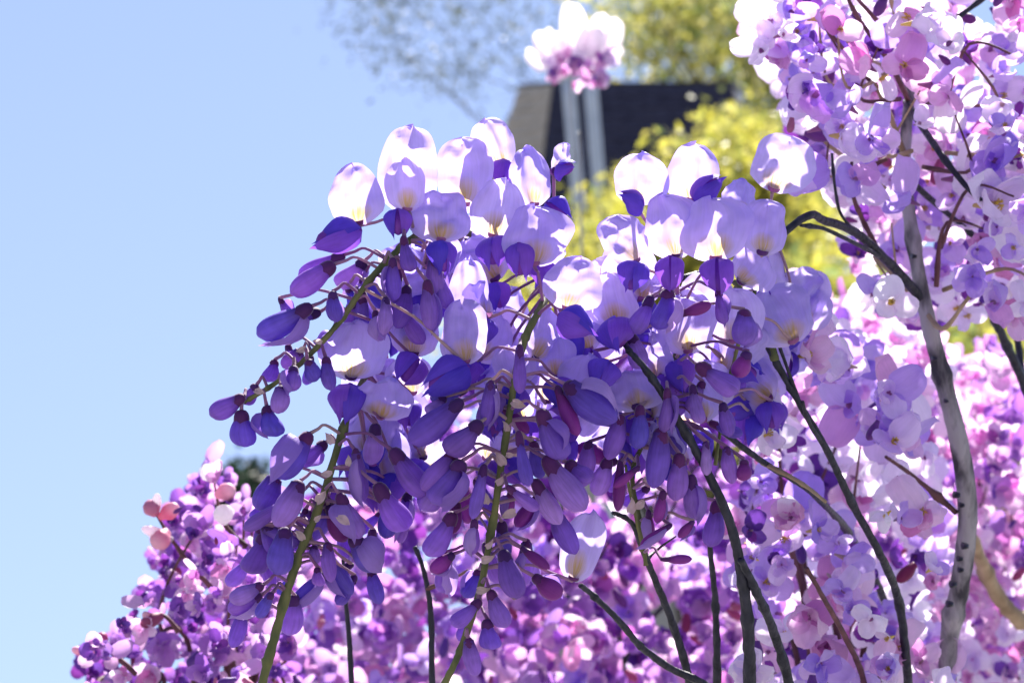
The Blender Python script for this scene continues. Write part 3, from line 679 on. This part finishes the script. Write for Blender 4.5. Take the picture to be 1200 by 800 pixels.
RBUD = [lathe('bud', bud_profile(mx, nk), 10, M['rose'], bend=b, flat=.9, spiral=.2) for mx, nk, b in ((.5, .25, .05), (.55, .3, 0))]
PBUD = [lathe('bud', bud_profile(.5, .22), 12, M[m_], bend=.04, flat=.9, spiral=.25) for m_ in ('rosep', 'white')]
def layout(rg, n, small=False):
    """petal placements of one blossom: list of (matrix, scale)"""
    out = []
    if n == 4:                                               # pea-like: tall banner, two wings, a lip
        spec = [(0, 1.15, .15), (1.9, .8, .35), (-1.9, .8, .35), (3.14, .65, .7)]
    else:
        spec = [(k*2*math.pi/n + rg.uniform(-.2, .2), rg.uniform(.7, 1.15), rg.uniform(0, 1.1)) for k in range(n)]
    for a, sc, lift in spec:
        out.append((Matrix.Rotation(a + rg.uniform(-.12, .12), 4, 'Z') @ Matrix.Translation((0, .05, 0)) @ Matrix.Rotation(lift+rg.uniform(-.15, .2), 4, 'X') @ Matrix.Rotation(rg.uniform(-.3, .3), 4, 'Y') @ Matrix.Diagonal((sc*rg.uniform(.9, 1.1), sc, sc, 1))))
    return out
def joined(n, mat, seed, simple=True):
    rgj = random.Random(seed); mb = MB(); src = SPET if simple else PET
    for m4 in layout(rgj, n): mb.add_mesh(rgj.choice(src[mat]), m4 @ Matrix.Scale(.55, 4))
    return mb
def joined_mesh(n, mat, seed):
    return joined(n, mat, seed).mesh('blossom', M[mat])
BLO = {m: [joined_mesh(n, m, 40+i) for i, n in enumerate((5, 5, 4, 6))] for m in SPET}
def facing(rg, spread=.9):
    z = V3(rg.gauss(0, spread), rg.gauss(.1, spread*.8), 1)
    a = rg.gauss(0, .7); return frame(V3(math.sin(a), math.cos(a), rg.uniform(-.3, .3)), z)
def spread_pts(poly, n, d0, d1, rg, mind):
    pts = []; tries = 0
    while len(pts) < n and tries < n*40:
        tries += 1
        x, y = sample(poly, rg); d_ = rg.uniform(d0, d1)
        if all((x-a)**2+(y-b)**2+((d_-c)*1800)**2 > mind*mind for a, b, c in pts): pts.append((x, y, d_))
    return pts
TRUNKLINE = [(1064, 130), (1060, 200), (1070, 280), (1084, 360), (1104, 440), (1124, 520), (1134, 600), (1126, 680), (1113, 745)]
CLEAR = [(TRUNKLINE, 34, 1.0, .18), ([(1080, 350), (1046, 312), (1003, 273), (944, 254)], 24, .96, .05), ([(862, 335), (910, 425), (968, 525), (1032, 650), (1056, 720)], 26, 1.0, .05),
         ([(800, 462), (868, 522), (955, 580)], 20, 1.0, .1), ([(1095, 170), (1150, 236)], 22, .95, .1), ([(945, 665), (1010, 790)], 18, 1.0, .2), ([(1038, 535), (1120, 600)], 18, 1.0, .2), ([(998, 190), (1016, 268), (1034, 302)], 18, .96, .2)]
def clear(pts, rg):
    out = []
    for x, y, d_ in pts:
        ok = True
        for ln, r, dm, keep in CLEAR:
            if d_ > dm: continue
            for (x0, y0), (x1, y1) in zip(ln, ln[1:]):
                t = max(0, min(1, ((x-x0)*(x1-x0)+(y-y0)*(y1-y0))/((x1-x0)**2+(y1-y0)**2)))
                if math.hypot(x-x0-t*(x1-x0), y-y0-t*(y1-y0)) < r and (y > 350 or rg.random() > keep): ok = False
        if ok: out.append((x, y, d_))
    return out
def bloom_parts(root, T, pts, mats, px, rg, bud_p=.12, petal_children=True, rose=.2):
    """large blossoms, each a part with its petals as sub-parts"""
    for x, y, d_ in pts:
        s_ = d_/FPX*rg.uniform(*px); mat = rg.choice(mats)
        if mat == 'darkp': s_ *= .62
        if rg.random() < bud_p:
            a = rg.gauss(0, .8); m4 = Matrix.Translation(P(x, y, d_)) @ frame(V3(math.sin(a), -math.cos(a), .2), V3(0, .3, 1)) @ Matrix.Diagonal((s_*.26, s_*.46, s_*.26, 1))
            o = link('bud', rg.choice(RBUD if rg.random() < rose else DBUD), root, T @ m4); continue
        m4 = Matrix.Translation(P(x, y, d_)) @ facing(rg) @ Matrix.Scale(s_, 4)
        if petal_children:
            f = link('flower', rg.choice(CEN), root, T @ m4)
            ml = layout(rg, rg.choice((4, 4, 5, 3, 3, 2)))
            for q in ml: link('petal', rg.choice(PET[mat]), f, q @ Matrix.Scale(.55, 4))
        else:
            link('blossom', rg.choice(BLO[mat]), root, T @ m4)
def bloom_stuff(root, T, poly, n, d0, d1, mats, px, rg, name='blossom_mass'):
    by = {m: MB() for m in set(mats)}
    for _ in range(n):
        x, y = sample(poly, rg); d_ = rg.uniform(d0, d1); s_ = d_/FPX*rg.uniform(*px); mat = rg.choice(mats)
        m4 = T @ Matrix.Translation(P(x, y, d_)) @ facing(rg, 1.2) @ Matrix.Scale(s_, 4)
        by[mat].add_mesh(rg.choice(BLO[mat]), m4)
    for mat, mb in by.items():
        if mb.v: link(name, mb.mesh(name, M[mat]), root)['kind'] = 'stuff'
def twig_web(root, T, poly, n, d0, d1, origin, mat, rg, w=4, name='branch'):
    for _ in range(n):
        x, y = sample(poly, rg); d_ = rg.uniform(d0, d1); e = P(x, y, d_)
        o = P(*origin(x, y)); mid = o.lerp(e, .5) + V3(rg.uniform(-.02, .02), rg.uniform(-.02, .02), rg.uniform(-.02, .02))
        mb = MB(); r = w*.5*d_/FPX
        tube(mb, [T @ o, T @ mid, T @ e], [r*1.5, r, r*.5], 6, 6, .1, 1); link(name, mb.mesh(name, mat), root)

# the grey-trunked tree
rg = random.Random(31)
tr_pts = [(1076, -30, 1.0), (1072, 60, .99), (1064, 130, .98), (1060, 200, .97), (1070, 280, .96), (1084, 360, .955), (1104, 440, .955), (1124, 520, .955), (1134, 600, .96), (1126, 680, .965), (1113, 745, .97), (1108, 840, .975)]
tr_r = [4, 5, 6.5, 7.5, 8, 9, 10, 11, 11.5, 11.5, 11, 12]
w = [P(*p) for p in tr_pts]; e = w[-1]; g = Vector((e.x+.01, e.y+.05, -.05))
root = empty('wisteria_tree', (g.x, g.y, 0)); tag(root, 'grey-trunked flowering tree thick with lavender and white blossom', 'tree')
T = Matrix.Translation((-g.x, -g.y, 0))
rad = [a*p[2]/FPX for a, p in zip(tr_r, tr_pts)]
mb = MB(); tube(mb, [T @ p for p in w+[e.lerp(g, f) for f in (.03, .08, .16, .3, .5, .75, 1)]], rad+[rad[-1]*(1+.5*f) for f in (.03, .08, .16, .3, .5, .75, 1)], 16, 8, .07, 5)
trunk = link('trunk', mb.mesh('trunk', M['bark']), root)
for x, y, s_ in ((1122, 580, 5), (1128, 592, 4), (1132, 640, 5), (1126, 655, 4), (1127, 668, 4), (1118, 685, 5), (1114, 708, 5), (1096, 420, 4), (1110, 470, 3), (1072, 300, 4)):
    mb = MB(); c = P(x, y, .9475); q = s_*.95/FPX
    tube(mb, [T @ (c+V3(0, 0, .0005)), T @ (c+V3(0, 0, -.0012)), T @ (c+V3(0, 0, -.004))], [q*rg.uniform(.2, .4), q*.7, q*.9], 7, 1, .5)
    link('bark_scar', mb.mesh('bark_scar', M['vine']), trunk)
BR = [([(1080, 350, .955), (1046, 312, .94), (1003, 273, .915), (965, 258, .89), (944, 254, .875), (880, 300, .865), (790, 328, .852), (700, 334, .848), (640, 322, .845), (580, 292, .84), (520, 276, .832)], 12, 6, 'vine'),
      ([(1030, 300, .93), (1000, 284, .90), (965, 268, .885), (938, 264, .875)], 6, 4, 'vine'),
      ([(1034, 302, .935), (1016, 268, .93), (1000, 230, .925), (998, 190, .92)], 6, 4, 'redtwig'),
      ([(1063, 190, .97), (1040, 130, .96), (1010, 70, .95), (960, 10, .94)], 7, 4, 'tan'),
      ([(1066, 120, .975), (1040, 70, .95), (1005, 20, .93), (985, -20, .92)], 7, 4, 'redtwig'),
      ([(1062, 120, .975), (1095, 170, .93), (1125, 210, .92), (1150, 236, .915)], 9, 6, 'vine'),
      ([(1085, 365, .955), (1105, 385, .94), (1130, 355, .93), (1150, 330, .92)], 6, 4, 'tan'),
      ([(1120, 600, .96), (1085, 570, .95), (1060, 550, .94), (1038, 535, .93)], 7, 4, 'redtwig'),
      ([(1072, 60, .99), (1110, 30, .98), (1150, 0, .98), (1190, -30, .98)], 7, 5, 'vine'),
      ([(1064, 210, .97), (1110, 250, .99), (1160, 290, 1.0), (1200, 300, 1.02)], 8, 5, 'vine'),
      ([(1074, 70, .98), (1050, 20, .96), (1040, -20, .95)], 5, 4, 'tan'),
      ([(1003, 272, .915), (985, 250, .9), (978, 215, .895), (975, 180, .89)], 4, 3, 'vine')]
for pts, w0, w1, m_ in BR:
    n = len(pts); mb = MB()
    tube(mb, [T @ P(*p) for p in pts], [(w0+(w1-w0)*i/(n-1))*.5*p[2]/FPX for i, p in enumerate(pts)], 9, 8, .10, 3)
    link('branch', mb.mesh('branch', M[m_]), root)
TR = [(893, -30), (886, 30), (905, 95), (925, 150), (965, 190), (985, 235), (1000, 300), (1020, 350), (1060, 372), (1130, 370), (1230, 380), (1240, -40)]
pts = clear(spread_pts(TR, 270, .88, 1.08, rg, 29), rg)
bloom_parts(root, T, pts, ['lav', 'lav', 'lav', 'pale', 'pale', 'pink', 'darkp'], (36, 70), rg, .13, True, .3)
big = [(903, 25, .93, 48), (893, 60, .93, 44), (955, 110, .9, 62), (985, 160, .9, 58), (930, 45, .95, 60), (1065, 30, .93, 58), (960, 150, .92, 48), (1040, 165, .92, 44), (1065, 235, .92, 50), (1165, 190, .93, 62), (1185, 180, .95, 56), (1160, 240, .92, 80), (1090, 100, .93, 52), (1000, 210, .91, 50), (920, 205, .90, 66), (1120, 210, .95, 56)]
for x, y, d_, s_ in big: bloom_parts(root, T, [(x, y, d_)], ['lav', 'pale'], (s_*1.35, s_*1.5), rg, 0, True)
bloom_stuff(root, T, TR, 130, 1.04, 1.3, ['lav', 'pale', 'pale', 'pink', 'white', 'darkp'], (40, 76), rg)

twig_web(root, T, TR, 9, .89, .98, lambda x, y: (1066+(x-1066)*.25, min(y+70, 340), .96), M['tan'], rg, 4)
twig_web(root, T, TR, 9, .89, .98, lambda x, y: (1066+(x-1066)*.3, min(y+60, 340), .96), M['redtwig'], rg, 4)
# lilac shrub in the middle, just behind the racemes
def shrub(name, label, cat, base_px, polys_parts, polys_stuff, stems, smat, seed, group=None):
    rg = random.Random(seed); b = P(*base_px); base = Vector((b.x, b.y, 0)); root = empty(name, base); tag(root, label, cat, group)
    T = Matrix.Translation(-base)
    for poly, n, d0, d1, mats, px, mind, budp, pc, rose in polys_parts:
        bloom_parts(root, T, clear(spread_pts(poly, n, d0, d1, rg, mind), rg), mats, px, rg, budp, pc, rose)
    for poly, n, d0, d1, mats, px in polys_stuff: bloom_stuff(root, T, poly, n, d0, d1, mats, px, rg)
    poly, n, d0, d1, wpx = stems
    for i in range(n):
        x, y = sample(poly, rg); d_ = rg.uniform(d0, d1); e = P(x, y, d_)
        a = base + Vector((rg.uniform(-.05, .05), rg.uniform(-.05, .05), -.05)); c = P(base_px[0]*.5+x*.5, base_px[1], base_px[2])
        mb = MB(); r = wpx*.5*d_/FPX
        tube(mb, [T @ a, T @ a.lerp(c, .6), T @ c, T @ (c.lerp(e, .6)+V3(rg.uniform(-.02, .02), 0, 0)), T @ e], [r*2.2, r*1.9, r*1.5, r, r*.5], 7, 6, .1, 2)
        link('stem', mb.mesh('stem', M[smat]), root)
    return root
MS = [(890, 330), (940, 345), (985, 395), (1030, 430), (1075, 470), (1090, 560), (1095, 660), (1110, 760), (1110, 900), (880, 900), (880, 720), (850, 620), (880, 520), (880, 420)]
shrub('wisteria_shrub', 'lilac flowering bush with yellow-eyed blossoms around the slanting dark stem', 'shrub', (1000, 880, 1.05),
      [(MS, 250, .87, 1.02, ['lav', 'lav', 'pale', 'lav', 'pink', 'darkp'], (38, 78), 28, .14, True, .25)],
      [(MS, 170, 1.04, 1.25, ['lav', 'pale', 'pink', 'pale', 'darkp'], (40, 72))], (MS, 8, .95, 1.1, 5), 'redtwig', 51)
PS = [(955, 360), (1000, 352), (1050, 385), (1090, 405), (1120, 425), (1160, 408), (1190, 440), (1240, 470), (1240, 900), (980, 900), (960, 600)]
shrub('blossom_shrub', 'pale pink blossom bush behind the grey trunk', 'shrub', (1120, 900, 1.5),
      [(PS, 290, 1.22, 1.5, ['pink', 'pink', 'pink', 'pale', 'violet', 'violet'], (28, 52), 22, .10, False, .6)],
      [(PS, 760, 1.3, 1.75, ['pink', 'pink', 'pink', 'pale', 'violet'], (28, 48))], (PS, 9, 1.3, 1.6, 5), 'redtwig', 52, 'blossom bushes')
LC = [(330, 640), (400, 560), (440, 480), (540, 430), (700, 400), (880, 400), (930, 600), (1000, 700), (1010, 900), (220, 900), (250, 740)]
LCl = [(330, 660), (420, 630), (560, 660), (700, 640), (880, 600), (1000, 700), (1010, 880), (220, 880), (250, 740)]
shrub('blossom_shrub', 'violet and pink blossom bush behind the hanging bud chains', 'shrub', (600, 900, 1.5),
      [(LCl, 290, 1.25, 1.5, ['violet', 'violet', 'violet', 'pink', 'violet', 'darkp'], (30, 56), 22, .12, False, .5)],
      [(LC, 900, 1.3, 1.8, ['violet', 'violet', 'violet', 'pink', 'lav', 'darkp'], (30, 54))], (LC, 14, 1.3, 1.6, 5), 'vine', 53, 'blossom bushes')
LL = [(88, 778), (125, 742), (165, 705), (185, 668), (178, 640), (195, 605), (222, 585), (222, 548), (245, 535), (268, 560), (310, 590), (345, 640), (350, 900), (60, 900)]
LLR = shrub('blossom_shrub', 'purple blossom bush with rose-red buds rising into the blue sky', 'shrub', (240, 900, 1.1),
      [(LL, 270, .95, 1.15, ['violet', 'violet', 'violet', 'pink', 'violet', 'darkp', 'darkp'], (22, 50), 14, .18, False, .45)],
      [(LL, 220, 1.12, 1.3, ['violet', 'violet', 'violet', 'darkp'], (22, 38))], (LL, 14, 1.0, 1.15, 5), 'redtwig', 54, 'blossom bushes')

T = Matrix.Translation(-LLR.location); rg = random.Random(77)
for pts, buds in (([(250, 690), (222, 660), (200, 630), (184, 604), (178, 596)], [(182, 602, 174, 588, 22, 0), (196, 622, 180, 640, 27, 1), (188, 606, 208, 592, 20, 1), (184, 600, 184, 578, 12, 2), (202, 632, 166, 618, 14, 2)]),
                  ([(160, 790), (140, 772), (118, 758), (102, 764)], [(110, 762, 92, 772, 15, 1), (118, 758, 120, 742, 18, 0), (104, 764, 84, 760, 12, 1)]),
                  ([(210, 740), (190, 720), (170, 735)], [(190, 720, 165, 732, 18, 0), (180, 726, 168, 718, 12, 1)]),
                  ([(290, 640), (262, 612), (250, 560)], [(262, 612, 262, 594, 26, 3), (250, 562, 240, 546, 22, 3), (254, 580, 274, 572, 22, 1)])):
    mb = MB(); tube(mb, [T @ P(x, y, 1.0) for x, y in pts], [.0011-.0007*i/(len(pts)-1) for i in range(len(pts))], 6, 5, .1, 2); link('twig', mb.mesh('twig', M['redtwig']), LLR)
    for x0, y0, x1, y1, w_, kind in buds:
        a, b = P(x0, y0, 1.0), P(x1, y1, .995); yd = (b-a); l = yd.length
        m4 = Matrix.Translation(a) @ frame(yd, V3(rg.uniform(-1, 1), .2, .5)) @ Matrix.Diagonal((w_/FPX, l, w_/FPX, 1))
        o = link('bud', (RBUD[0], PBUD[0], PBUD[1], PBUD[1])[kind], LLR, T @ m4)
# white blossom cluster on a thin stem
rg = random.Random(61); c = P(676, 97, 1.9)
root = empty('blossom_cluster', c); tag(root, 'white and pink blossom cluster on a thin stem above the two posts', 'flower cluster')
T = Matrix.Translation(-c); sc = 1.9/FPX
mb = MB(); gp = P(690, 330, 1.92); gp.z = 0
tube(mb, [T @ gp, T @ gp.lerp(P(681, 240, 1.9), .6), T @ P(681, 240, 1.9), T @ P(674, 190, 1.89), T @ P(668, 110, 1.89), T @ P(676, 60, 1.89)], [.004, .002, .0009, .0008, .0008, .0012], 8, 6); link('stem', mb.mesh('stem', solid_mat('pale_green_stem', (.26, .30, .30), (.36, .40, .40), (90, 90, 40))), root)
for x0, y0, x1, y1, w_ in ((650, 74, 627, 44, 30), (660, 70, 646, 34, 28), (676, 62, 672, 12, 44), (690, 66, 704, 22, 40), (706, 70, 722, 30, 36), (684, 72, 690, 34, 46), (664, 76, 656, 44, 34), (700, 78, 726, 56, 32), (645, 82, 622, 62, 28)):
    dx, dy = x1-x0, y0-y1; h = math.hypot(dx, dy)
    m4 = Matrix.Translation(P(x0, y0, 1.89+rg.uniform(-.015, .015))) @ frame(V3(dx/h, dy/h, rg.uniform(-.4, .4)), V3(rg.uniform(-.5, .5), 0, 1)) @ Matrix.Diagonal((w_*sc*.78, h*sc*1.08, w_*sc, 1))
    link('petal', rg.choice(PET['white']), root, T @ m4)
for _ in range(34):
    x, y = sample([(632, 68), (722, 62), (712, 94), (690, 102), (645, 98)], rg)
    m4 = Matrix.Translation(P(x, y, 1.88+rg.uniform(-.03, .03))) @ facing(rg) @ Matrix.Scale(sc*rg.uniform(16, 24), 4)
    link('blossom', rg.choice(BLO[rg.choice(['pink', 'violet', 'pale', 'pink'])]), root, T @ m4)
